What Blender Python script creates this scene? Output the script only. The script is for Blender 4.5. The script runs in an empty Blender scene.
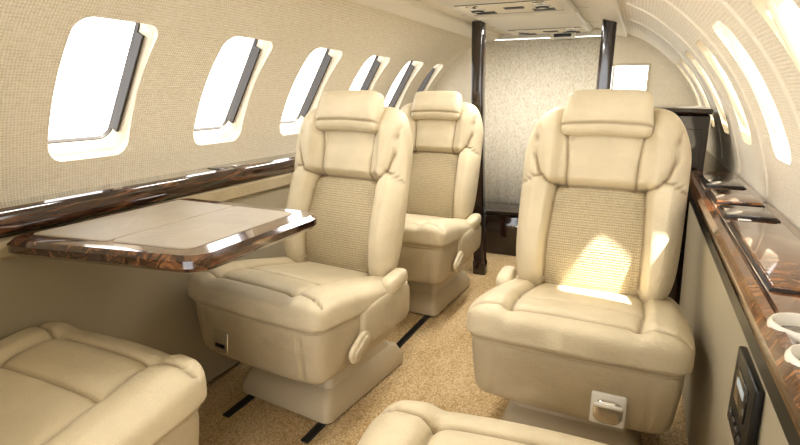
import bpy, bmesh, math
import numpy as np
from mathutils import Vector, Matrix
D=bpy.data
scene=bpy.context.scene
COL=scene.collection
scene.view_settings.view_transform='Standard'
scene.view_settings.gamma=0.92
scene.view_settings.exposure=0.10

# ---------------------------------------------------------------- materials
def lin(c):
    out=[]
    for v in c:
        v=v/255.0
        out.append(v/12.92 if v<=0.04045 else ((v+0.055)/1.055)**2.4)
    return tuple(out)+(1.0,)

def newmat(name,rgb,rough=0.5,metal=0.0,coat=0.0,spec=0.5):
    m=D.materials.new(name); m.use_nodes=True
    b=m.node_tree.nodes['Principled BSDF']
    b.inputs['Base Color'].default_value=lin(rgb)
    b.inputs['Roughness'].default_value=rough
    b.inputs['Metallic'].default_value=metal
    b.inputs['Coat Weight'].default_value=coat
    b.inputs['Coat Roughness'].default_value=0.06
    b.inputs['Specular IOR Level'].default_value=spec
    return m
def N(m,t,**kw):
    n=m.node_tree.nodes.new(t)
    for k,v in kw.items():
        if k in n.inputs.keys(): n.inputs[k].default_value=v
        else: setattr(n,k,v)
    return n
def L(m,a,b): m.node_tree.links.new(a,b)
def coords(m,scale=(1,1,1),rot=(0,0,0)):
    tc=N(m,'ShaderNodeTexCoord'); mp=N(m,'ShaderNodeMapping')
    mp.inputs['Scale'].default_value=scale; mp.inputs['Rotation'].default_value=rot
    L(m,tc.outputs['Object'],mp.inputs['Vector']); return mp.outputs['Vector']
def ramp(m,fac,stops):
    r=N(m,'ShaderNodeValToRGB')
    e=r.color_ramp.elements
    e[0].position=stops[0][0]; e[0].color=lin(stops[0][1])
    e[1].position=stops[-1][0]; e[1].color=lin(stops[-1][1])
    for p,c in stops[1:-1]:
        x=e.new(p); x.color=lin(c)
    L(m,fac,r.inputs['Fac']); return r.outputs['Color']
def bump(m,h,strength,dist):
    b=N(m,'ShaderNodeBump'); b.inputs['Strength'].default_value=strength; b.inputs['Distance'].default_value=dist
    L(m,h,b.inputs['Height'])
    L(m,b.outputs['Normal'],m.node_tree.nodes['Principled BSDF'].inputs['Normal'])
def bsdf(m): return m.node_tree.nodes['Principled BSDF']
def scalefac(m,a,b,op='MULTIPLY'):
    n=N(m,'ShaderNodeMath',operation=op)
    L(m,a,n.inputs[0])
    if isinstance(b,(int,float)): n.inputs[1].default_value=b
    else: L(m,b,n.inputs[1])
    return n.outputs[0]

def shade_seams(m,col,shade_rgb):  # groove shade put into the colour: darker tone mixed along the seams
    at=N(m,'ShaderNodeAttribute'); at.attribute_name='seam_shade'
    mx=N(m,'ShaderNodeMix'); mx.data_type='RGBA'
    L(m,at.outputs['Fac'],mx.inputs[0]); L(m,col,mx.inputs[6]); mx.inputs[7].default_value=lin(shade_rgb)
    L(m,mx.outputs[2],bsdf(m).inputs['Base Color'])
def leather(name,rgb,rough=0.42,seam_shade=None):
    m=newmat(name,rgb,rough,spec=0.45)
    v=coords(m)
    n1=N(m,'ShaderNodeTexNoise',Scale=6.0,Detail=4.0); L(m,v,n1.inputs['Vector'])
    a=tuple(max(0,c-9) for c in rgb); b=tuple(min(255,c+7) for c in rgb)
    col=ramp(m,n1.outputs['Fac'],[(0.3,a),(0.7,b)])
    if seam_shade: shade_seams(m,col,seam_shade)
    else: L(m,col,bsdf(m).inputs['Base Color'])
    vo=N(m,'ShaderNodeTexVoronoi',Scale=380.0); L(m,v,vo.inputs['Vector'])
    n2=N(m,'ShaderNodeTexNoise',Scale=12.0,Detail=6.0); L(m,v,n2.inputs['Vector'])
    s=scalefac(m,scalefac(m,vo.outputs['Distance'],0.26),scalefac(m,n2.outputs['Fac'],2.6),'ADD')
    bump(m,s,0.5,0.008)
    return m
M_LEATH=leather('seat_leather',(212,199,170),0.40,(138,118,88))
M_LEATH2=leather('seat_leather_shell',(192,178,149),0.45)

def perf(name,rgb):
    m=newmat(name,rgb,0.6,spec=0.3)
    a=N(m,'ShaderNodeTexWave',Scale=34.0,Distortion=0.4); a.bands_direction='Z'; L(m,coords(m),a.inputs['Vector'])
    b=N(m,'ShaderNodeTexVoronoi',Scale=140.0,Randomness=0.3); L(m,coords(m,(1,0.2,1.1)),b.inputs['Vector'])
    h=scalefac(m,scalefac(m,a.outputs['Fac'],0.42),b.outputs['Distance'],'ADD')
    d=tuple(int(c*0.80) for c in rgb)
    shade_seams(m,ramp(m,h,[(0.2,rgb),(0.95,d)]),(138,118,88))
    bump(m,h,0.6,-0.0055)
    return m
M_PERF=perf('woven_leather_insert',(210,194,160))

def weave(name,rgb,dark,scale=36,str_=0.4):
    m=newmat(name,rgb,0.85,spec=0.2)
    v=coords(m)
    w1=N(m,'ShaderNodeTexWave',Scale=float(scale),Distortion=1.5,Detail=1.0); w1.bands_direction='Z'; L(m,v,w1.inputs['Vector'])
    w1.inputs['Detail Scale'].default_value=3.0
    w2=N(m,'ShaderNodeTexWave',Scale=float(scale*0.8),Distortion=2.0); w2.bands_direction='Y'; L(m,v,w2.inputs['Vector'])
    nz=N(m,'ShaderNodeTexNoise',Scale=90.0,Detail=3.0); L(m,coords(m,(1,0.5,2.5)),nz.inputs['Vector'])
    h=scalefac(m,scalefac(m,w1.outputs['Fac'],w2.outputs['Fac']),nz.outputs['Fac'],'ADD')
    L(m,ramp(m,h,[(0.35,dark),(0.95,rgb)]),bsdf(m).inputs['Base Color'])
    bump(m,h,str_,0.003)
    return m
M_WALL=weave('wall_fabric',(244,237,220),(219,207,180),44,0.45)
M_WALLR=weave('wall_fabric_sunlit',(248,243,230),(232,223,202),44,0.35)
M_LOWER=newmat('sidewall_ultraleather',(174,165,143),0.6,spec=0.3)
M_CEIL=newmat('ceiling_panel_vinyl',(240,234,218),0.55,spec=0.3)
M_CEIL2=newmat('service_panel_plastic',(232,228,214),0.35)

def curtain():
    m=newmat('curtain_fabric',(200,192,170),0.9,spec=0.15)
    nz=N(m,'ShaderNodeTexNoise',Scale=80.0,Detail=4.0,Roughness=0.75); L(m,coords(m,(1.6,1,0.8)),nz.inputs['Vector'])
    vo=N(m,'ShaderNodeTexVoronoi',Scale=85.0); L(m,coords(m,(1,1,0.7)),vo.inputs['Vector'])
    L(m,ramp(m,nz.outputs['Fac'],[(0.32,(208,198,174)),(0.5,(240,233,215)),(0.68,(252,248,238))]),bsdf(m).inputs['Base Color'])
    bump(m,vo.outputs['Distance'],0.4,0.005)
    return m
M_CURT=curtain()

def wood(name,c1,c2,c3,scale=(14,1.6,14),rough=0.13,ns=2.2):
    m=newmat(name,c2,rough,coat=1.0,spec=0.5)
    n=N(m,'ShaderNodeTexNoise',Scale=ns,Detail=8.0,Roughness=0.65,Distortion=1.4); L(m,coords(m,scale),n.inputs['Vector'])
    L(m,ramp(m,n.outputs['Fac'],[(0.34,c1),(0.5,c2),(0.66,c3)]),bsdf(m).inputs['Base Color'])
    return m
M_WOOD=wood('burl_walnut_veneer',(20,10,7),(64,39,24),(130,90,60))
M_WOODR=wood('burl_walnut_veneer_ledge',(30,15,8),(100,60,32),(178,122,74),(7,30,7))
M_DARKW=wood('dark_ebony_veneer',(8,5,4),(24,14,10),(66,38,24),(16,16,1.5))
M_BLACK=newmat('black_plastic',(16,15,15),0.35)
M_TRACK=newmat('seat_track_metal',(54,54,56),0.4,metal=0.6)
M_CHROME=newmat('chrome',(225,225,225),0.12,metal=1.0)
M_WHITE=newmat('white_porcelain_plastic',(238,236,230),0.2,coat=0.5)
M_TAB=leather('table_leather_inlay',(174,163,145),0.28)
M_GASK=newmat('window_gasket',(58,52,46),0.5)
M_REVEAL=newmat('window_reveal_plastic',(216,206,184),0.5)
M_SHOE=newmat('seat_base_vinyl',(188,174,146),0.5)

def carpet():
    m=newmat('carpet',(186,148,100),0.95,spec=0.1)
    n=N(m,'ShaderNodeTexNoise',Scale=180.0,Detail=3.0,Roughness=0.7); L(m,coords(m,(1,0.6,1)),n.inputs['Vector'])
    v=N(m,'ShaderNodeTexVoronoi',Scale=140.0); L(m,coords(m),v.inputs['Vector'])
    n3=N(m,'ShaderNodeTexNoise',Scale=9.0,Detail=2.0); L(m,coords(m,(1,0.35,1)),n3.inputs['Vector'])
    h=scalefac(m,scalefac(m,n.outputs['Fac'],0.8),scalefac(m,n3.outputs['Fac'],0.2),'ADD')
    L(m,ramp(m,h,[(0.34,(164,134,92)),(0.5,(210,182,136)),(0.64,(234,213,176))]),bsdf(m).inputs['Base Color'])
    bump(m,scalefac(m,v.outputs['Distance'],n.outputs['Fac'],'ADD'),0.8,0.007)
    return m
M_CARP=carpet()
def glassmat():
    m=D.materials.new('window_acrylic'); m.use_nodes=True
    nt=m.node_tree; nt.nodes.remove(nt.nodes['Principled BSDF'])
    o=nt.nodes['Material Output']
    t=nt.nodes.new('ShaderNodeBsdfTransparent'); g=nt.nodes.new('ShaderNodeBsdfGlossy'); g.inputs['Roughness'].default_value=0.05
    mx=nt.nodes.new('ShaderNodeMixShader'); mx.inputs[0].default_value=0.04
    nt.links.new(t.outputs[0],mx.inputs[1]); nt.links.new(g.outputs[0],mx.inputs[2]); nt.links.new(mx.outputs[0],o.inputs[0])
    return m
M_GLASS=glassmat()
def shademat():
    m=D.materials.new('added_translucent_shade'); m.use_nodes=True
    nt=m.node_tree; nt.nodes.remove(nt.nodes['Principled BSDF'])
    o=nt.nodes['Material Output']
    d=nt.nodes.new('ShaderNodeBsdfDiffuse'); d.inputs[0].default_value=lin((240,234,218))
    t=nt.nodes.new('ShaderNodeBsdfTranslucent'); t.inputs[0].default_value=lin((226,217,196))
    mx=nt.nodes.new('ShaderNodeMixShader'); mx.inputs[0].default_value=0.24
    nt.links.new(d.outputs[0],mx.inputs[1]); nt.links.new(t.outputs[0],mx.inputs[2]); nt.links.new(mx.outputs[0],o.inputs[0])
    return m
M_SHADE=shademat()
M_SCREEN=newmat('screen_glass',(14,16,20),0.1,coat=0.6)
M_LABEL=newmat('label_print',(190,205,215),0.5)

# ---------------------------------------------------------------- mesh helpers
def mkobj(name,verts,faces,mats,parent=None,loc=(0,0,0),rot=(0,0,0),smooth=True,midx=None,fixn=True,autos=None):
    me=D.meshes.new(name)
    me.from_pydata([tuple(v) for v in verts],[],[tuple(f) for f in faces])
    if not isinstance(mats,(list,tuple)): mats=[mats]
    for m in mats: me.materials.append(m)
    if midx is not None: me.polygons.foreach_set('material_index',list(midx))
    if fixn:
        bm=bmesh.new(); bm.from_mesh(me); bmesh.ops.recalc_face_normals(bm,faces=bm.faces); bm.to_mesh(me); bm.free()
    me.polygons.foreach_set('use_smooth',[smooth]*len(me.polygons))
    if smooth and autos: me.set_sharp_from_angle(angle=math.radians(autos))
    o=D.objects.new(name,me); COL.objects.link(o)
    o.location=loc; o.rotation_euler=rot
    if parent: o.parent=parent
    return o
def empty(name,loc=(0,0,0),rot=(0,0,0)):
    e=D.objects.new(name,None); COL.objects.link(e); e.location=loc; e.rotation_euler=rot; e.empty_display_size=0.1; return e

def gridcube(nx,ny,nz):
    keys={}; verts=[]; faces=[]
    def vid(p):
        k=tuple(round(c,5) for c in p)
        if k not in keys: keys[k]=len(verts); verts.append(k)
        return keys[k]
    X=np.linspace(-1,1,nx+1);Y=np.linspace(-1,1,ny+1);Z=np.linspace(-1,1,nz+1)
    def face(A,B,f):
        for i in range(len(A)-1):
            for j in range(len(B)-1):
                faces.append((vid(f(A[i],B[j])),vid(f(A[i+1],B[j])),vid(f(A[i+1],B[j+1])),vid(f(A[i],B[j+1]))))
    for s in (-1,1):
        face(X,Z,lambda a,b:(a,s,b)); face(X,Y,lambda a,b:(a,b,s)); face(Y,Z,lambda a,b:(s,a,b))
    return np.array(verts,float),faces

def superbox(name,half,mats,n1=6,n2=4,div=(24,8,24),axis='y',deform=None,parent=None,loc=(0,0,0),rot=(0,0,0),matfn=None,seam_shade=None):
    v,f=gridcube(*div)
    perm={'y':(0,1,2),'z':(0,2,1),'x':(1,0,2)}[axis]
    p=v[:,perm]
    a,t,b=p[:,0].copy(),p[:,1].copy(),p[:,2].copy()
    r=np.maximum(np.abs(a),np.abs(b)); rs=np.where(r<1e-9,1,r)
    pn=(np.abs(a/rs)**n1+np.abs(b/rs)**n1)**(1.0/n1)
    pn=np.where(pn<1e-6,1,pn)
    da=a/rs/pn; db=b/rs/pn
    s=1/((r**n2+np.abs(t)**n2)**(1.0/n2))
    r2=r*s; t2=t*s
    q=np.stack([da*r2,t2,db*r2],1)
    out=np.zeros_like(q)
    for k,src in enumerate(perm): out[:,src]=q[:,k]
    out=out*np.array(half)
    raw=out.copy()
    if deform is not None: out=deform(out)
    midx=None
    if matfn is not None:
        fc=np.array([raw[list(ff)].mean(0) for ff in f]); midx=matfn(fc)
    o=mkobj(name,out,f,mats,parent,loc,rot,True,midx)
    at=o.data.attributes.new('seam_shade','FLOAT','POINT')
    sv_=seam_shade(raw) if seam_shade else np.zeros(len(raw))
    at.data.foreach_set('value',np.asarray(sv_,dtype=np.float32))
    return o

def rbox(name,size,loc,mat,bevel=0.005,parent=None,rot=(0,0,0),seg=2):
    bm=bmesh.new(); bmesh.ops.create_cube(bm,size=1.0)
    for v in bm.verts: v.co=Vector((v.co.x*size[0],v.co.y*size[1],v.co.z*size[2]))
    if bevel>0: bmesh.ops.bevel(bm,geom=bm.edges[:]+bm.verts[:],offset=bevel,segments=seg,affect='EDGES',profile=0.5)
    me=D.meshes.new(name); bm.to_mesh(me); bm.free(); me.materials.append(mat)
    me.polygons.foreach_set('use_smooth',[True]*len(me.polygons)); me.set_sharp_from_angle(angle=math.radians(50))
    o=D.objects.new(name,me); COL.objects.link(o); o.location=loc; o.rotation_euler=rot
    if parent: o.parent=parent
    return o

def lathe(name,prof,mat,parent=None,loc=(0,0,0),rot=(0,0,0),seg=32,k=1.0):
    verts=[];faces=[]
    for r,z in prof:
        for j in range(seg):
            a=2*math.pi*j/seg; verts.append((r*k*math.cos(a),r*k*math.sin(a),z))
    for i in range(len(prof)-1):
        for j in range(seg):
            k2=(j+1)%seg; faces.append((i*seg+j,i*seg+k2,(i+1)*seg+k2,(i+1)*seg+j))
    return mkobj(name,verts,faces,mat,parent,loc,rot,True,autos=45,fixn=False)

def extrude_profile(name,pts,y0,y1,mats,parent=None,ny=1,smooth=True,autos=35,wob=None,loc=(0,0,0)):
    n=len(pts); verts=[];faces=[]
    for j in range(ny+1):
        y=y0+(y1-y0)*j/ny
        for (x,z) in pts:
            dx,dz=wob(x,z,y) if wob else (0,0)
            verts.append((x+dx,y,z+dz))
    for j in range(ny):
        for i in range(n):
            i2=(i+1)%n
            faces.append((j*n+i,j*n+i2,(j+1)*n+i2,(j+1)*n+i))
    faces.append(tuple(range(n))); faces.append(tuple(ny*n+i for i in range(n))[::-1])
    return mkobj(name,verts,faces,mats,parent,loc,(0,0,0),smooth,autos=autos)

def loopsec(w,h,r,seg=8):
    pts=[]
    for cx,cy,a0 in ((w-r,h-r,0),(-w+r,h-r,90),(-w+r,-h+r,180),(w-r,-h+r,270)):
        for k in range(seg+1):
            a=math.radians(a0+90*k/seg); pts.append((cx+r*math.cos(a),cy+r*math.sin(a)))
    return pts

def apply_bool(o,cutters,delete=True):
    for c in cutters:
        m=o.modifiers.new('b','BOOLEAN'); m.object=c; m.operation='DIFFERENCE'; m.solver='EXACT'
    bpy.context.view_layer.update()
    dg=bpy.context.evaluated_depsgraph_get()
    me=D.meshes.new_from_object(o.evaluated_get(dg))
    o.modifiers.clear(); old=o.data; o.data=me; D.meshes.remove(old)
    if delete:
        for c in cutters:
            D.objects.remove(c,do_unlink=True)
    o.data.polygons.foreach_set('use_smooth',[True]*len(o.data.polygons)); o.data.set_sharp_from_angle(angle=math.radians(30))

# ---------------------------------------------------------------- cabin shell
CX=-0.61
Y0,Y1=-0.9,3.9
ctrl=[(0,1.535),(0.22,1.53),(0.42,1.50),(0.58,1.435),(0.72,1.328),(0.83,1.20),(0.91,1.06),(0.96,0.92),(0.985,0.78),(0.97,0.5),(0.93,0.22),(0.88,-0.02)]
def catmull(P,n=6):
    P=[np.array(p,float) for p in P]; out=[]
    Q=[2*P[0]-P[1]]+P+[2*P[-1]-P[-2]]
    for i in range(1,len(Q)-2):
        for k in range(n):
            t=k/n; a,b,c,d=Q[i-1],Q[i],Q[i+1],Q[i+2]
            out.append(0.5*((2*b)+(-a+c)*t+(2*a-5*b+4*c-d)*t*t+(-a+3*b-3*c+d)*t**3))
    out.append(P[-1]); return out
prof=catmull(ctrl)
i_split=[i for i,p in enumerate(prof) if p[0]>=0.42-1e-6][0]
i_ledge=[i for i,p in enumerate(prof) if p[1]<=0.78+1e-6][0]
def shell_strip(name,pts,side,mats,matsplit=None,th=0.05):
    P=[np.array(p) for p in pts]; n=len(P)
    nor=[]
    for i in range(n):
        a=P[max(0,i-1)];b=P[min(n-1,i+1)];t=b-a;t/=np.linalg.norm(t); nor.append(np.array((-t[1],t[0])))
    if nor[n//2].dot(P[n//2]-np.array((0,0.7)))<0: nor=[-q for q in nor]
    out=[P[i]+nor[i]*th for i in range(n)]
    loop=P+out[::-1]
    ys=[Y0,Y1]; verts=[];faces=[];mi=[]
    for y in ys:
        for p in loop: verts.append((CX+side*p[0],y,p[1]))
    m=len(loop)
    for i in range(m):
        i2=(i+1)%m; faces.append((i,i2,m+i2,m+i))
        k=0
        if matsplit is not None and i<n-1 and i>=matsplit: k=1
        mi.append(k)
    for i in range(n-1):
        a,b,c,d=i,i+1,m-2-i,m-1-i
        faces.append((a,b,c,d)); faces.append((m+a,m+d,m+c,m+b)); mi+=[0,0]
    return mkobj(name,verts,faces,mats,midx=mi,smooth=True,autos=30)

WC=np.array((0.858,1.122)); sv=np.array((-0.505,0.863)); nvv=np.array((0.863,0.505))
WIN_Y=[1.085,1.635,2.17,2.70,3.21,3.63]
WH,WR=0.228,0.050
def winW(y,side): return (0.134 if side<0 else 0.105) if y<3.5 else 0.09
def winH(side): return WH if side<0 else 0.20
def wpt(side,y,a,b,n):
    p=WC+sv*b+nvv*n
    return (CX+side*p[0],y+a,p[1])
def prism(name,side,y,w,h,r,n0,n1,mat):
    lp=loopsec(w,h,r); k=len(lp)
    verts=[wpt(side,y,a,b,n0) for a,b in lp]+[wpt(side,y,a,b,n1) for a,b in lp]
    faces=[tuple(range(k)),tuple(range(2*k-1,k-1,-1))]+[(i,(i+1)%k,k+(i+1)%k,k+i) for i in range(k)]
    return mkobj(name,verts,faces,mat,smooth=False)
for side,nm in ((-1,'wall_left'),(1,'wall_right')):
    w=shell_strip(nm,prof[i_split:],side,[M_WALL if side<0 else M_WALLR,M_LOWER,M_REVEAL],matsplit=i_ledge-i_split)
    cut=[prism('cut',side,y,winW(y,side),winH(side),WR,-0.15,0.15,M_REVEAL) for y in WIN_Y]
    apply_bool(w,cut)
cp=[(-p[0],p[1]) for p in prof[:i_split+1]][::-1]+[tuple(p) for p in prof[1:i_split+1]]
shell_strip('ceiling',cp,1,[M_CEIL])
wi=0
for side in (-1,1):
    for y in WIN_Y:
        wi+=1
        W=winW(y,side); H=winH(side); R=WR
        verts=[];faces=[];mi=[]
        def addring(secs,mat,closed):
            base=len(verts); k=None
            for ins,n in secs:
                lp=loopsec(W-ins,H-ins,max(R-ins,0.012)); k=len(lp)
                for a,b in lp: verts.append(wpt(side,0,a,b,n))
            ns=len(secs)
            for s in range(ns if closed else ns-1):
                s2=(s+1)%ns
                for i in range(k):
                    i2=(i+1)%k
                    faces.append((base+s*k+i,base+s*k+i2,base+s2*k+i2,base+s2*k+i)); mi.append(mat)
        addring([(0.001,0.02),(0.006,0.045),(0.008,0.075)],0,False)
        addring([(0.006,0.070),(0.012,0.070),(0.014,0.083),(0.006,0.083)],0 if side>0 else 1,True)
        lp=loopsec(W-0.01,H-0.01,R-0.01); b0=len(verts)
        for a,b in lp: verts.append(wpt(side,0,a,b,0.078))
        faces.append(tuple(range(b0,b0+len(lp)))); mi.append(2)
        if side<0:
            b0=len(verts)
            for (a,n) in ((W-0.018,0.040),(W-0.009,0.040),(W-0.009,0.066),(W-0.018,0.066)):
                for bb in (-H*0.76,H*0.74): verts.append(wpt(side,0,a,bb,n))
            for q in ((0,1,3,2),(2,3,5,4),(4,5,7,6),(6,7,1,0),(0,2,4,6),(1,3,5,7)):
                faces.append(tuple(b0+t for t in q)); mi.append(1)
        elif y>2.0 or y<1.3:  # translucent sheets added to tone down the bright right-hand windows
            lp=loopsec(W-0.008,H-0.008,R-0.008); b0=len(verts)
            for a,b in lp: verts.append(wpt(side,0,a,b,0.030))
            faces.append(tuple(range(b0,b0+len(lp)))); mi.append(3)
        o=mkobj('window_%d'%wi,verts,faces,[M_REVEAL,M_GASK,M_GLASS,M_SHADE],loc=(0,y,0),smooth=False,midx=mi,fixn=False)

rbox('floor',(2.1,Y1-Y0,0.06),(CX,(Y0+Y1)/2,-0.03),M_CARP,0)

def trimstrip(name,side,i0,th=0.012,wd=2,mat=M_CEIL):
    a=prof[i0]; b=prof[i0+wd]
    t=(b-a)/np.linalg.norm(b-a); n=np.array((t[1],-t[0]))
    if n.dot(a-np.array((0,0.7)))>0: n=-n
    pts=[a-n*0.004,a+n*th*0.7+t*0.004,a+n*th+t*0.012,b+n*th-t*0.012,b+n*th*0.7-t*0.004,b-n*0.004]
    extrude_profile(name,[(CX+side*p[0],p[1]) for p in pts],Y0,3.84,mat)
ti=1
for side in (-1,1):
    trimstrip('trim_%d'%ti,side,i_split-2,0.02,4); ti+=1
ti=5
for y in (0.82,1.36,1.90,2.435,2.955):
    P=prof[i_split+3:i_ledge]; verts=[];faces=[]
    for i,p in enumerate(P):
        a=P[max(0,i-1)];b=P[min(len(P)-1,i+1)];t=(b-a)/np.linalg.norm(b-a); n=np.array((t[1],-t[0]))
        if n.dot(p-np.array((0,0.7)))>0: n=-n
        for (dy,h) in ((-0.018,-0.002),(-0.012,0.006),(0.012,0.006),(0.018,-0.002)):
            q=p+n*h; verts.append((CX+q[0],y+dy,q[1]))
    for i in range(len(P)-1):
        for k in range(3): faces.append((4*i+k,4*i+k+1,4*i+5+k,4*i+4+k))
    mkobj('trim_%d'%ti,verts,faces,M_CEIL,autos=40); ti+=1
for y in (1.72,2.82,3.42):
    P=[(-p[0],p[1]) for p in prof[:i_split-2]][::-1]+[tuple(p) for p in prof[1:i_split-2]]
    verts=[];faces=[]
    for (x,z) in P:
        for dy in (-0.0035,0.0035): verts.append((CX+x,y+dy,z-0.0015))
    for i in range(len(P)-1): faces.append((2*i,2*i+1,2*i+3,2*i+2))
    mkobj('trim_%d'%ti,verts,faces,M_GASK,smooth=False); ti+=1

# ---------------------------------------------------------------- ceiling service panel
sp=empty('overhead_service_panel',(CX,2.0,1.53))
for k,(yy,ll) in enumerate(((-0.9,1.1),(0.25,1.1),(1.3,0.9))):
    rbox('panel_%d'%k,(0.52,ll,0.03),(0.0,yy+0.02,-0.014),M_CEIL2,0.01,sp)
    rbox('panel_recess_%d'%k,(0.44,0.30,0.003),(0.0,yy+0.31,-0.0295),M_CEIL,0.001,sp)
    rbox('recess_line_a_%d'%k,(0.44,0.005,0.004),(0.0,yy+0.155,-0.0295),M_GASK,0.001,sp)
    rbox('recess_line_b_%d'%k,(0.44,0.005,0.004),(0.0,yy+0.465,-0.0295),M_GASK,0.001,sp)
    for sx in (-1,1):
        lathe('air_gasper_%d_%d'%(k,sx),[(0.0,-0.012),(0.012,-0.014),(0.018,-0.010),(0.026,-0.006),(0.030,0.0)],M_WHITE,sp,(sx*0.15,yy+0.29,-0.030),k=1.25)
        lathe('gasper_ring_%d_%d'%(k,sx),[(0.017,-0.0125),(0.021,-0.0135),(0.025,-0.0080)],M_BLACK,sp,(sx*0.15,yy+0.29,-0.0305),k=1.25)
        lathe('reading_light_%d_%d'%(k,sx),[(0.0,-0.004),(0.016,-0.006),(0.022,-0.003),(0.026,0.0)],M_CHROME,sp,(sx*0.15,yy+0.20,-0.031),k=1.2)
        rbox('vent_slot_%d_%d'%(k,sx),(0.10,0.020,0.004),(sx*0.14,yy+0.38,-0.032),M_BLACK,0.001,sp)
        rbox('vent_slot_b_%d_%d'%(k,sx),(0.10,0.020,0.004),(sx*0.14,yy+0.42,-0.032),M_BLACK,0.001,sp)
    rbox('speaker_%d'%k,(0.09,0.05,0.004),(0.02,yy+0.3,-0.032),M_GASK,0.002,sp)
rbox('exit_sign',(0.16,0.03,0.05),(0.08,1.72,-0.045),M_CEIL2,0.006,sp)
rbox('exit_sign_face',(0.11,0.004,0.02),(0.08,1.704,-0.048),M_BLACK,0.001,sp)

# ---------------------------------------------------------------- aft bulkhead
YB=3.85
def poly_panel(name,pts,y0,y1,mat): return extrude_profile(name,pts,y0,y1,mat,smooth=False)
def zprof(dx):
    dx=abs(dx); P=np.array(prof); up=P[:i_ledge+1]
    return float(np.interp(dx,up[:,0],up[:,1]))
colL,colR=-1.10,-0.245
lp=[(colL,0.0)]+[(CX-0.90,0.0),(CX-0.975,0.5),(CX-0.985,0.78)]+[(CX-p[0],p[1]) for p in prof[:i_ledge][::-1] if p[0]>CX-colL]+[(colL,zprof(CX-colL))]
poly_panel('wall_aft_left',lp,YB,YB+0.04,M_WALL)
rp=[(colR,0.0)]+[(CX+0.90,0.0),(CX+0.975,0.5),(CX+0.985,0.78)]+[(CX+p[0],p[1]) for p in prof[:i_ledge][::-1] if p[0]>colR-CX]+[(colR,zprof(colR-CX))]
war=poly_panel('wall_aft_right',rp,YB,YB+0.04,M_WALL)
c=rbox('cut',(0.20,0.3,0.20),(-0.10,YB,1.19),M_WALL,0.0)
apply_bool(war,[c])
wf=empty('window_13',(-0.10,YB-0.006,1.19))
for nm,s,l in (('frame_top',(0.23,0.012,0.015),(0,0,0.107)),('frame_bottom',(0.23,0.012,0.015),(0,0,-0.107)),('frame_side_a',(0.015,0.012,0.20),(-0.108,0,0)),('frame_side_b',(0.015,0.012,0.20),(0.108,0,0))):
    rbox(nm,s,l,M_REVEAL,0.003,wf)
for xt,xb in ((-0.910,-0.845),(-0.205,-0.225)):
    yp=3.08
    z=zprof(abs(xt-CX)+0.03)-0.004
    pts=loopsec(0.036,0.035,0.014,4)
    verts=[];faces=[];k=len(pts)
    lv=[0,0.08,0.085,0.4,0.8,1.1,z-0.04,z]
    for zi,zz in enumerate(lv):
        s=1.12 if (zi<2) else 1.0
        sh=(xb-xt)*(1-zz/z)**1.5
        for a,b in pts: verts.append((a*s+sh,b*s,zz))
    for i in range(len(lv)-1):
        for j in range(k): faces.append((i*k+j,i*k+(j+1)%k,(i+1)*k+(j+1)%k,(i+1)*k+j))
    faces.append(tuple(range(k))[::-1]); faces.append(tuple((len(lv)-1)*k+j for j in range(k)))
    mkobj('divider_pillar',verts,faces,M_DARKW,loc=(xt,yp,0),autos=40)
nx=120; verts=[];faces=[]
xs=np.linspace(colL-0.01,colR+0.01,nx)
for z in (0.005,1.478):
    for x in xs: verts.append((x,YB-0.03+0.003*math.sin(x*2*math.pi/0.075),z))
for z in (0.005,1.478):
    for x in xs: verts.append((x,YB-0.015+0.003*math.sin(x*2*math.pi/0.075),z))
for i in range(nx-1):
    faces.append((i,i+1,nx+i+1,nx+i)); faces.append((2*nx+i,3*nx+i,3*nx+i+1,2*nx+i+1))
    faces.append((nx+i,nx+i+1,3*nx+i+1,3*nx+i)); faces.append((i,2*nx+i,2*nx+i+1,i+1))
mkobj('privacy_curtain',verts,faces,M_CURT)
rbox('curtain_rail',(colR-colL+0.04,0.05,0.04),((colL+colR)/2,YB-0.022,1.503),M_CEIL2,0.006)
ac=empty('aft_cabinet',((colL+colR)/2,3.645,0))
rbox('body',(0.80,0.28,0.30),(0,0.01,0.15),M_DARKW,0.006,ac)
rbox('top',(0.82,0.31,0.02),(0,0,0.31),M_DARKW,0.006,ac)
rbox('door_a',(0.36,0.012,0.24),(-0.19,-0.136,0.16),M_DARKW,0.004,ac)
rbox('door_b',(0.36,0.012,0.24),(0.19,-0.136,0.16),M_DARKW,0.004,ac)
rbox('handle_a',(0.05,0.012,0.01),(-0.05,-0.146,0.22),M_CHROME,0.003,ac)
rbox('handle_b',(0.05,0.012,0.01),(0.05,-0.146,0.22),M_CHROME,0.003,ac)
rc=empty('refreshment_cabinet',(0.07,2.95,0))
rbox('body',(0.38,0.80,1.03),(0,0,0.515),M_DARKW,0.01,rc)
rbox('top',(0.40,0.83,0.025),(-0.005,0,1.043),M_DARKW,0.008,rc)
rbox('door_front',(0.33,0.012,0.50),(0,-0.404,0.72),M_DARKW,0.004,rc)
rbox('drawer_front',(0.33,0.012,0.30),(0,-0.404,0.28),M_DARKW,0.004,rc)
rbox('handle',(0.08,0.014,0.012),(-0.08,-0.414,0.90),M_CHROME,0.004,rc)

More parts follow.
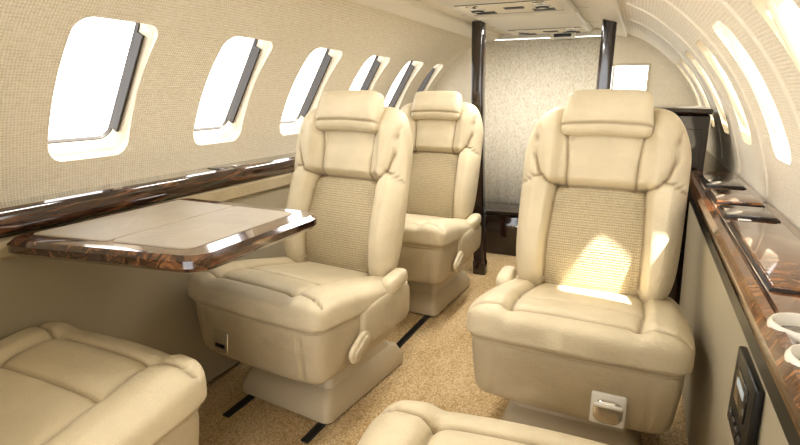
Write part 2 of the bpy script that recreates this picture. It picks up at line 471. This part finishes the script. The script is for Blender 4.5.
# ---------------------------------------------------------------- side ledges
def ledge_profile(side,x_in,x_out,z,t=0.05):
    return [(x_out,z),(x_in+side*0.035,z),(x_in+side*0.020,z+0.010),(x_in+side*0.008,z+0.006),(x_in,z-0.008),(x_in+side*0.001,z-t*0.6),(x_in+side*0.010,z-t*0.9),(x_in+side*0.022,z-t),(x_out,z-t)]
XL_IN,XR_IN=-1.42,0.182
ZL,ZR=0.825,0.80
ll=empty('side_ledge',(0,0,0))
def wobL(x,z,y):
    if x>-1.5: return (0.014*math.sin(y*2.4+0.4),0.005*math.sin(y*2.4))
    return (0,0)
extrude_profile('wood_top',ledge_profile(-1,XL_IN,-1.588,ZL,0.060),Y0,3.8,M_WOOD,ll,ny=60,wob=wobL)
extrude_profile('lower_roll',[(-1.588,0.762),(-1.445,0.762),(-1.435,0.754),(-1.435,0.715),(-1.45,0.705),(-1.588,0.705)],Y0,3.8,M_LEATH2,ll)
rbox('cup_hatch',(0.075,0.16,0.006),(-1.505,1.62,ZL+0.003),M_DARKW,0.003,ll)
rbox('hatch_latch',(0.03,0.02,0.008),(-1.47,1.62,ZL+0.008),M_CHROME,0.002,ll)
rbox('side_hatch',(0.075,0.16,0.006),(-1.505,0.66,ZL+0.003),M_DARKW,0.003,ll)
rl=empty('side_ledge',(0,0,0))
wr=extrude_profile('wood_top',ledge_profile(1,XR_IN,0.368,ZR),Y0,2.50,M_WOODR,rl,ny=1)
cups=[(0.232,0.825),(0.232,0.720)]
cutters=[]
for x,y in cups:
    bpy.ops.mesh.primitive_cylinder_add(radius=0.036,depth=0.2,location=(x,y,ZR),vertices=40); cutters.append(bpy.context.object)
wr.parent=None
apply_bool(wr,cutters); wr.parent=rl
extrude_profile('lower_roll',[(0.368,0.750),(0.214,0.750),(0.204,0.742),(0.204,0.700),(0.218,0.690),(0.368,0.690)],Y0,2.5,M_BLACK,rl)
for i,(x,y) in enumerate(cups):
    lathe('cup_holder_%d'%i,[(0.0,-0.046),(0.028,-0.046),(0.032,-0.04),(0.034,-0.005),(0.036,0.008),(0.039,0.011),(0.041,0.011),(0.044,0.007),(0.044,0.0)],M_WHITE,rl,(x,y,ZR+0.002))
    lathe('holder_liner_%d'%i,[(0.0,-0.0445),(0.027,-0.0445),(0.0315,-0.039),(0.0335,-0.006)],M_CHROME,rl,(x,y,ZR+0.002))
def hatch(nm,y,l,mat,w=0.115,x=0.283):
    rbox(nm+'_gap',(w+0.010,l+0.012,0.004),(x,y,ZR+0.001),M_BLACK,0.001,rl)
    rbox(nm,(w,l,0.010),(x,y,ZR+0.004),mat,0.004,rl)
hatch('folded_table_lid',1.25,0.50,M_WOODR)
hatch('ashtray_lid',1.64,0.14,M_DARKW)
hatch('magazine_lid',1.88,0.22,M_WOODR)
hatch('aft_lid',2.2,0.24,M_DARKW)
rbox('lid_latch',(0.03,0.02,0.006),(0.262,1.535,ZR+0.004),M_CHROME,0.002,rl)
def sidepanel(name,side,x_top,x_bot,y0,y1):
    pts=[(x_top,0.715),(x_top+side*0.03,0.715),(x_bot+side*0.03,0.02),(x_bot,0.02),(x_bot,0.06),(x_top,0.68)]
    return extrude_profile(name,pts,y0,y1,M_LOWER)
sidepanel('trim_3',-1,-1.46,-1.44,Y0,3.8)
sidepanel('trim_4',1,0.218,0.24,Y0,2.50)
cpn=empty('seat_control_panel',(0.212,0.98,0.59))
rbox('bezel',(0.014,0.17,0.15),(0,0,0),M_BLACK,0.004,cpn)
rbox('screen',(0.004,0.095,0.06),(-0.0075,0.0,0.02),M_SCREEN,0.001,cpn)
rbox('screen_text',(0.002,0.06,0.014),(-0.0098,0.0,0.03),M_LABEL,0.0005,cpn)
for k in range(4): rbox('button_%d'%k,(0.006,0.018,0.014),(-0.008,-0.045+0.03*k,-0.045),M_GASK,0.002,cpn)

# ---------------------------------------------------------------- folding table
tb=empty('folding_table',(-1.13,1.045,0.770))
def rrprism(name,w,h,r,z0,z1,mat,parent,loc=(0,0,0),bev=0.006):
    lp=[loopsec(w-b,h-b,max(r-b,0.003),6) for b in (bev,0,0,bev)]
    zs=[z0,z0+bev,z1-bev,z1]; k=len(lp[0]); verts=[];faces=[]
    def flare(a,b):
        X=a+loc[0]
        if b<0: b=b*(1+0.40*max(0,(0.285-X))/0.57)
        return b
    for L_,z in zip(lp,zs): verts+=[(a,flare(a,b),z) for a,b in L_]
    for i in range(3):
        for j in range(k): faces.append((i*k+j,i*k+(j+1)%k,(i+1)*k+(j+1)%k,(i+1)*k+j))
    faces.append(tuple(range(k))[::-1]); faces.append(tuple(3*k+j for j in range(k)))
    return mkobj(name,verts,faces,mat,parent,loc,autos=40)
rrprism('wood_border',0.287,0.25,0.06,-0.040,0.0,M_WOOD,tb,bev=0.011)
rrprism('inlay_wall_leaf',0.118,0.200,0.012,-0.004,0.0025,M_TAB,tb,(-0.137,0,0),0.0015)
rrprism('inlay_aisle_leaf',0.115,0.200,0.025,-0.004,0.0025,M_TAB,tb,(0.101,0,0),0.0015)
rbox('under_tray',(0.40,0.36,0.02),(-0.02,0,-0.048),M_BLACK,0.006,tb)
rbox('hinge_arm_a',(0.12,0.025,0.02),(-0.23,-0.17,-0.044),M_CHROME,0.004,tb)
rbox('hinge_arm_b',(0.12,0.025,0.02),(-0.23,0.17,-0.044),M_CHROME,0.004,tb)
rbox('latch',(0.045,0.012,0.012),(-0.06,-0.245,-0.046),M_CHROME,0.003,tb)

# ---------------------------------------------------------------- seats
def seg_dist(px,pz,poly):
    d=np.full(px.shape,1e9)
    for (x1,z1),(x2,z2) in zip(poly[:-1],poly[1:]):
        dx,dz=x2-x1,z2-z1; L2=dx*dx+dz*dz
        t=np.clip(((px-x1)*dx+(pz-z1)*dz)/L2,0,1)
        d=np.minimum(d,np.hypot(px-x1-t*dx,pz-z1-t*dz))
    return d
def smooth(e0,e1,x):
    t=np.clip((x-e0)/(e1-e0),0,1); return t*t*(3-2*t)
BH=0.345
BACK_SEAMS=[[(0.160,-0.325),(0.158,-0.15),(0.150,0.0),(0.146,0.055)],
           [(0.0,0.055),(0.146,0.055)],
           [(0.146,0.055),(0.180,0.068),(0.208,0.100),(0.226,0.160),(0.230,0.25)],
           [(0.115,0.055),(0.115,0.13),(0.120,0.20),(0.130,0.27)],
           [(0.200,0.087),(0.232,0.080),(0.275,0.05)]]
def bw(v): return 1.0-0.10*smooth(0.45,1.0,v)-0.02*smooth(0.0,-1.0,v)
def back_deform(p):
    x,y,z=p[:,0].copy(),p[:,1].copy(),p[:,2].copy()
    v=z/BH
    x=x*bw(v)
    ax=np.abs(x)
    fr=smooth(0.0,0.045,-y)
    hw=0.150-0.012*v
    side=smooth(hw-0.010,hw+0.028,ax)
    lowreg=smooth(0.32,0.12,v)
    d=0.036*side*(0.50+0.50*lowreg)*smooth(0.285,0.215,ax)
    d+=0.024*smooth(0.15,0.25,v)*smooth(0.98,0.7,v)*smooth(0.26,0.16,ax)
    d-=0.016*smooth(0.122,0.105,ax)*smooth(0.35,0.55,v)
    ins=smooth(hw,hw-0.02,ax)*smooth(0.20,0.14,v)*smooth(-0.97,-0.85,v)
    d+=0.010*ins*(1-(ax/0.15)**2)-0.006*ins
    d+=0.018*np.exp(-((v+0.45)/0.35)**2)-0.01*np.exp(-((v-0.3)/0.3)**2)
    for s in BACK_SEAMS:
        dd=seg_dist(ax,z,s); d-=0.011*np.exp(-(dd/0.0055)**2); d-=0.008*np.exp(-(dd/0.020)**2)
    y=y-d*fr
    y=y+0.012*(1-(ax/0.27)**2)*(1-fr)
    y=y-0.030*smooth(0.12,0.27,ax)
    return np.stack([x,y,z],1)
def back_seam_shade(p):
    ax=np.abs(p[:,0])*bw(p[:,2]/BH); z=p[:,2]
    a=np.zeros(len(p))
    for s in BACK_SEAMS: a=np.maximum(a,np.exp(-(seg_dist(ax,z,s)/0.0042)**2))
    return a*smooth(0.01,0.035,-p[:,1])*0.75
def back_mat(fc):
    v=fc[:,2]/BH
    ax=np.abs(fc[:,0])*bw(v); hw=0.150-0.012*v
    return ((ax<hw+0.002)&(fc[:,2]<0.052)&(fc[:,2]>-0.325)&(fc[:,1]<-0.02)).astype(int)
def head_deform(p):
    x,y,z=p[:,0].copy(),p[:,1].copy(),p[:,2].copy()
    v=z/0.078
    x=x*(1.0-0.08*smooth(-0.6,1.0,v))
    fr=smooth(0.0,0.03,-y)
    d=-0.009*np.exp(-((z+0.040)/0.005)**2)
    d+=0.010*np.exp(-((v+0.1)/0.5)**2)
    y=y-d*fr
    y=y-0.018*smooth(0.05,0.15,np.abs(x))
    z=z-0.008*(x/0.14)**2
    return np.stack([x,y,z],1)
def head_seam_shade(p): return 0.6*np.exp(-((p[:,2]+0.040)/0.0045)**2)*smooth(0.0,0.03,-p[:,1])
CUSH_SEAMS=[[(0.172,-0.225),(0.180,-0.1),(0.176,0.28)],[(0.0,-0.095),(0.180,-0.095)],[(0.172,-0.225),(0.285,-0.245)],[(0.0,-0.225),(0.172,-0.225)]]
def cush_deform(p):
    x,y,z=p[:,0].copy(),p[:,1].copy(),p[:,2].copy()
    ax=np.abs(x); up=smooth(0.0,0.04,z)
    v=y/0.285
    x=x*(1.0-0.03*smooth(-0.2,1,v)); ax=np.abs(x)
    d=0.014*smooth(0.165,0.21,ax)*smooth(0.305,0.25,ax)
    d+=-0.030*smooth(-0.3,0.8,v)+0.010*np.exp(-((v+0.65)/0.35)**2)
    d+=0.006*(1-(ax/0.19)**2)*(ax<0.19)
    for s in CUSH_SEAMS:
        dd=seg_dist(ax,y,s); d-=0.009*np.exp(-(dd/0.0055)**2)+0.006*np.exp(-(dd/0.018)**2)
    z=z+d*up
    fr=smooth(-0.24,-0.275,y)
    y=y+0.012*np.exp(-((z+0.032)/0.007)**2)*fr
    y=y-0.012*(1-(ax/0.29)**2)*smooth(0,-1,v)
    sd=smooth(0.27,0.29,np.abs(x))
    x=x-np.sign(x)*0.010*np.exp(-((z+0.032)/0.007)**2)*sd
    z=z-0.085*y
    return np.stack([x,y,z],1)
def cush_seam_shade(p):
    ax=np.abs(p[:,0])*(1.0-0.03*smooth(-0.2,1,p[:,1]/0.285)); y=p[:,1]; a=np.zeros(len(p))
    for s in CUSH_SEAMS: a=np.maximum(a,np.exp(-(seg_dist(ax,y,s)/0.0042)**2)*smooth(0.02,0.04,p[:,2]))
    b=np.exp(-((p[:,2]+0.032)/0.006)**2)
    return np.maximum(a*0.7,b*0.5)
def shell_deform(p):
    x,y,z=p[:,0].copy(),p[:,1].copy(),p[:,2].copy()
    k=smooth(0.08,-0.12,z)
    x=x*(1-0.05*k); y=np.where(y<0,y*(1-0.05*k),y*(1-0.25*k))
    y=y-0.012*(1-(x/0.28)**2)*smooth(0,-0.25,y)
    fr=smooth(-0.22,-0.26,y)
    y=y+0.007*np.exp(-((np.abs(x)-0.215)/0.005)**2)*fr
    z=z-0.06*y*smooth(-0.1,0.1,z)
    return np.stack([x,y,z],1)
MESH={}
def shared(key,fn):
    if key in MESH:
        o=D.objects.new(key,MESH[key]); COL.objects.link(o); return o
    o=fn(); MESH[key]=o.data; return o
def seat(loc,rotz,aisle,recline=13,front='latch'):
    e=empty('passenger_seat',loc,(0,0,math.radians(rotz)))
    def add(key,fn,l,r=(0,0,0)):
        o=shared(key,fn); o.parent=e; o.location=l; o.rotation_euler=r; return o
    add('seat_cushion',lambda:superbox('seat_cushion',(0.305,0.295,0.058),M_LEATH,12,5,(130,120,18),'z',cush_deform,seam_shade=cush_seam_shade),(0,0.0,0.430))
    add('seat_shell',lambda:superbox('seat_shell',(0.292,0.280,0.102),M_LEATH2,12,8,(60,36,14),'z',shell_deform),(0,0.005,0.314))
    th=math.radians(recline); c,s=math.cos(th),math.sin(th)
    py,pz=0.228,0.38
    def T(a,b): return (0,py+a*s-b*c,pz+a*c+b*s)
    R=(-th,0,0)
    add('backrest',lambda:superbox('backrest',(0.272,0.055,BH),[M_LEATH,M_PERF],6,3.6,(150,12,180),'y',back_deform,matfn=back_mat,seam_shade=back_seam_shade),T(0.360,0.0),R)
    add('headrest',lambda:superbox('headrest',(0.148,0.048,0.080),M_LEATH,8,3.6,(40,12,44),'y',head_deform,seam_shade=head_seam_shade),T(0.675,0.045),R)
    rbox('headrest_post',(0.10,0.018,0.12),T(0.62,0.0),M_BLACK,0.005,e,R)
    a=aisle
    add('armrest_pad',lambda:superbox('armrest_pad',(0.030,0.070,0.032),M_LEATH,3,3,(12,20,12),'y'),(a*0.288,0.170,0.450),(math.radians(8),0,0))
    add('armrest_housing',lambda:superbox('armrest_housing',(0.024,0.16,0.075),M_LEATH2,5,4,(8,24,16),'x'),(a*0.290,0.10,0.355))
    add('recline_bezel',lambda:superbox('recline_bezel',(0.010,0.060,0.034),M_LEATH,3,4,(6,20,12),'x'),(a*0.304,-0.08,0.30),(math.radians(30),0,0))
    add('recline_lever',lambda:superbox('recline_lever',(0.008,0.045,0.016),M_SHOE,3,4,(6,16,8),'x'),(a*0.312,-0.08,0.30),(math.radians(30),0,0))
    def ped():
        lv=[(0.0,0.215,-0.15,0.38),(0.035,0.215,-0.15,0.38),(0.085,0.200,-0.125,0.35),(0.10,0.185,-0.10,0.31),(0.17,0.175,-0.07,0.26),(0.25,0.19,-0.12,0.22)]
        verts=[];faces=[];k=0
        for z,hx,ya,yb in lv:
            lp=loopsec(hx,(yb-ya)/2,0.03,4); k=len(lp)
            verts+=[(p,q+(ya+yb)/2,z) for p,q in lp]
        for i in range(len(lv)-1):
            for j in range(k): faces.append((i*k+j,i*k+(j+1)%k,(i+1)*k+(j+1)%k,(i+1)*k+j))
        faces.append(tuple(range(k))[::-1]); faces.append(tuple((len(lv)-1)*k+j for j in range(k)))
        return mkobj('pedestal',verts,faces,M_SHOE,autos=35)
    add('pedestal',ped,(0,0,0.009))
    if front=='latch':
        rbox('latch_plate',(0.070,0.008,0.070),(-0.125,-0.288,0.300),M_CHROME,0.004,e,(math.radians(-6),0,0))
        rbox('latch_slot',(0.045,0.006,0.014),(-0.125,-0.293,0.285),M_BLACK,0.002,e)
    elif front=='handle':
        rbox('handle_plate',(0.090,0.008,0.090),(0.115,-0.288,0.290),M_WHITE,0.006,e,(math.radians(-6),0,0))
        superbox('handle_cup',(0.038,0.014,0.034),M_CHROME,3,3,(16,8,16),'y',None,e,(0.115,-0.292,0.285))
        rbox('handle_bar',(0.075,0.012,0.012),(0.115,-0.304,0.308),M_WHITE,0.005,e)
    return e
seat((-1.072,1.49,0),-6,1,13,'latch')
seat((-1.065,2.47,0),-3,1,13,'latch')
seat((-0.116,1.650,0),-1,-1,12,'handle')
seat((-1.15,0.52,0),180,-1,12,None)
seat((-0.110,0.595,0),184,1,52,None)

for i,(x,y0,y1) in enumerate(((-1.24,1.22,2.95),(-0.905,1.22,2.95),(-0.29,1.35,2.3),(0.05,1.35,2.3),(-1.24,0.2,0.95),(-0.93,0.2,0.95))):
    t=empty('seat_track',(x,(y0+y1)/2,0.0))
    rbox('rail',(0.03,y1-y0,0.008),(0,0,0.004),M_TRACK,0.002,t)
    rbox('slot',(0.012,y1-y0-0.02,0.004),(0,0,0.0065),M_BLACK,0.001,t)

# ---------------------------------------------------------------- lighting
w=D.worlds.new('World'); scene.world=w; w.use_nodes=True
bg=w.node_tree.nodes['Background']; bg.inputs['Color'].default_value=(0.985,0.985,1.0,1); bg.inputs['Strength'].default_value=4.8
sun=D.lights.new('sun','SUN'); sun.energy=21; sun.angle=math.radians(1.5); sun.color=(1.0,0.96,0.88)
so=D.objects.new('sun',sun); COL.objects.link(so)
dirv=Vector((-0.42,0.17,-0.85))
so.rotation_euler=dirv.to_track_quat('-Z','Y').to_euler(); so.location=(3,1,4)
for i,(y,en) in enumerate(((1.3,6),(2.3,7),(3.0,9))):  # added fill lights under the ceiling, not actual cabin fittings
    l=D.lights.new('cabin_fill','AREA'); l.shape='RECTANGLE'; l.size=0.12; l.size_y=0.5; l.energy=en; l.color=(1.0,0.96,0.90)
    o=D.objects.new('cabin_fill',l); COL.objects.link(o); o.location=(CX,y,1.490)

# ---------------------------------------------------------------- camera
cam=D.cameras.new('camera'); cam.sensor_width=36; cam.lens=36*520/800; cam.clip_start=0.02
co=D.objects.new('camera',cam); COL.objects.link(co)
co.location=(0,0,1.12); co.rotation_euler=(math.radians(90-14.04),0,math.radians(24.6))
scene.camera=co
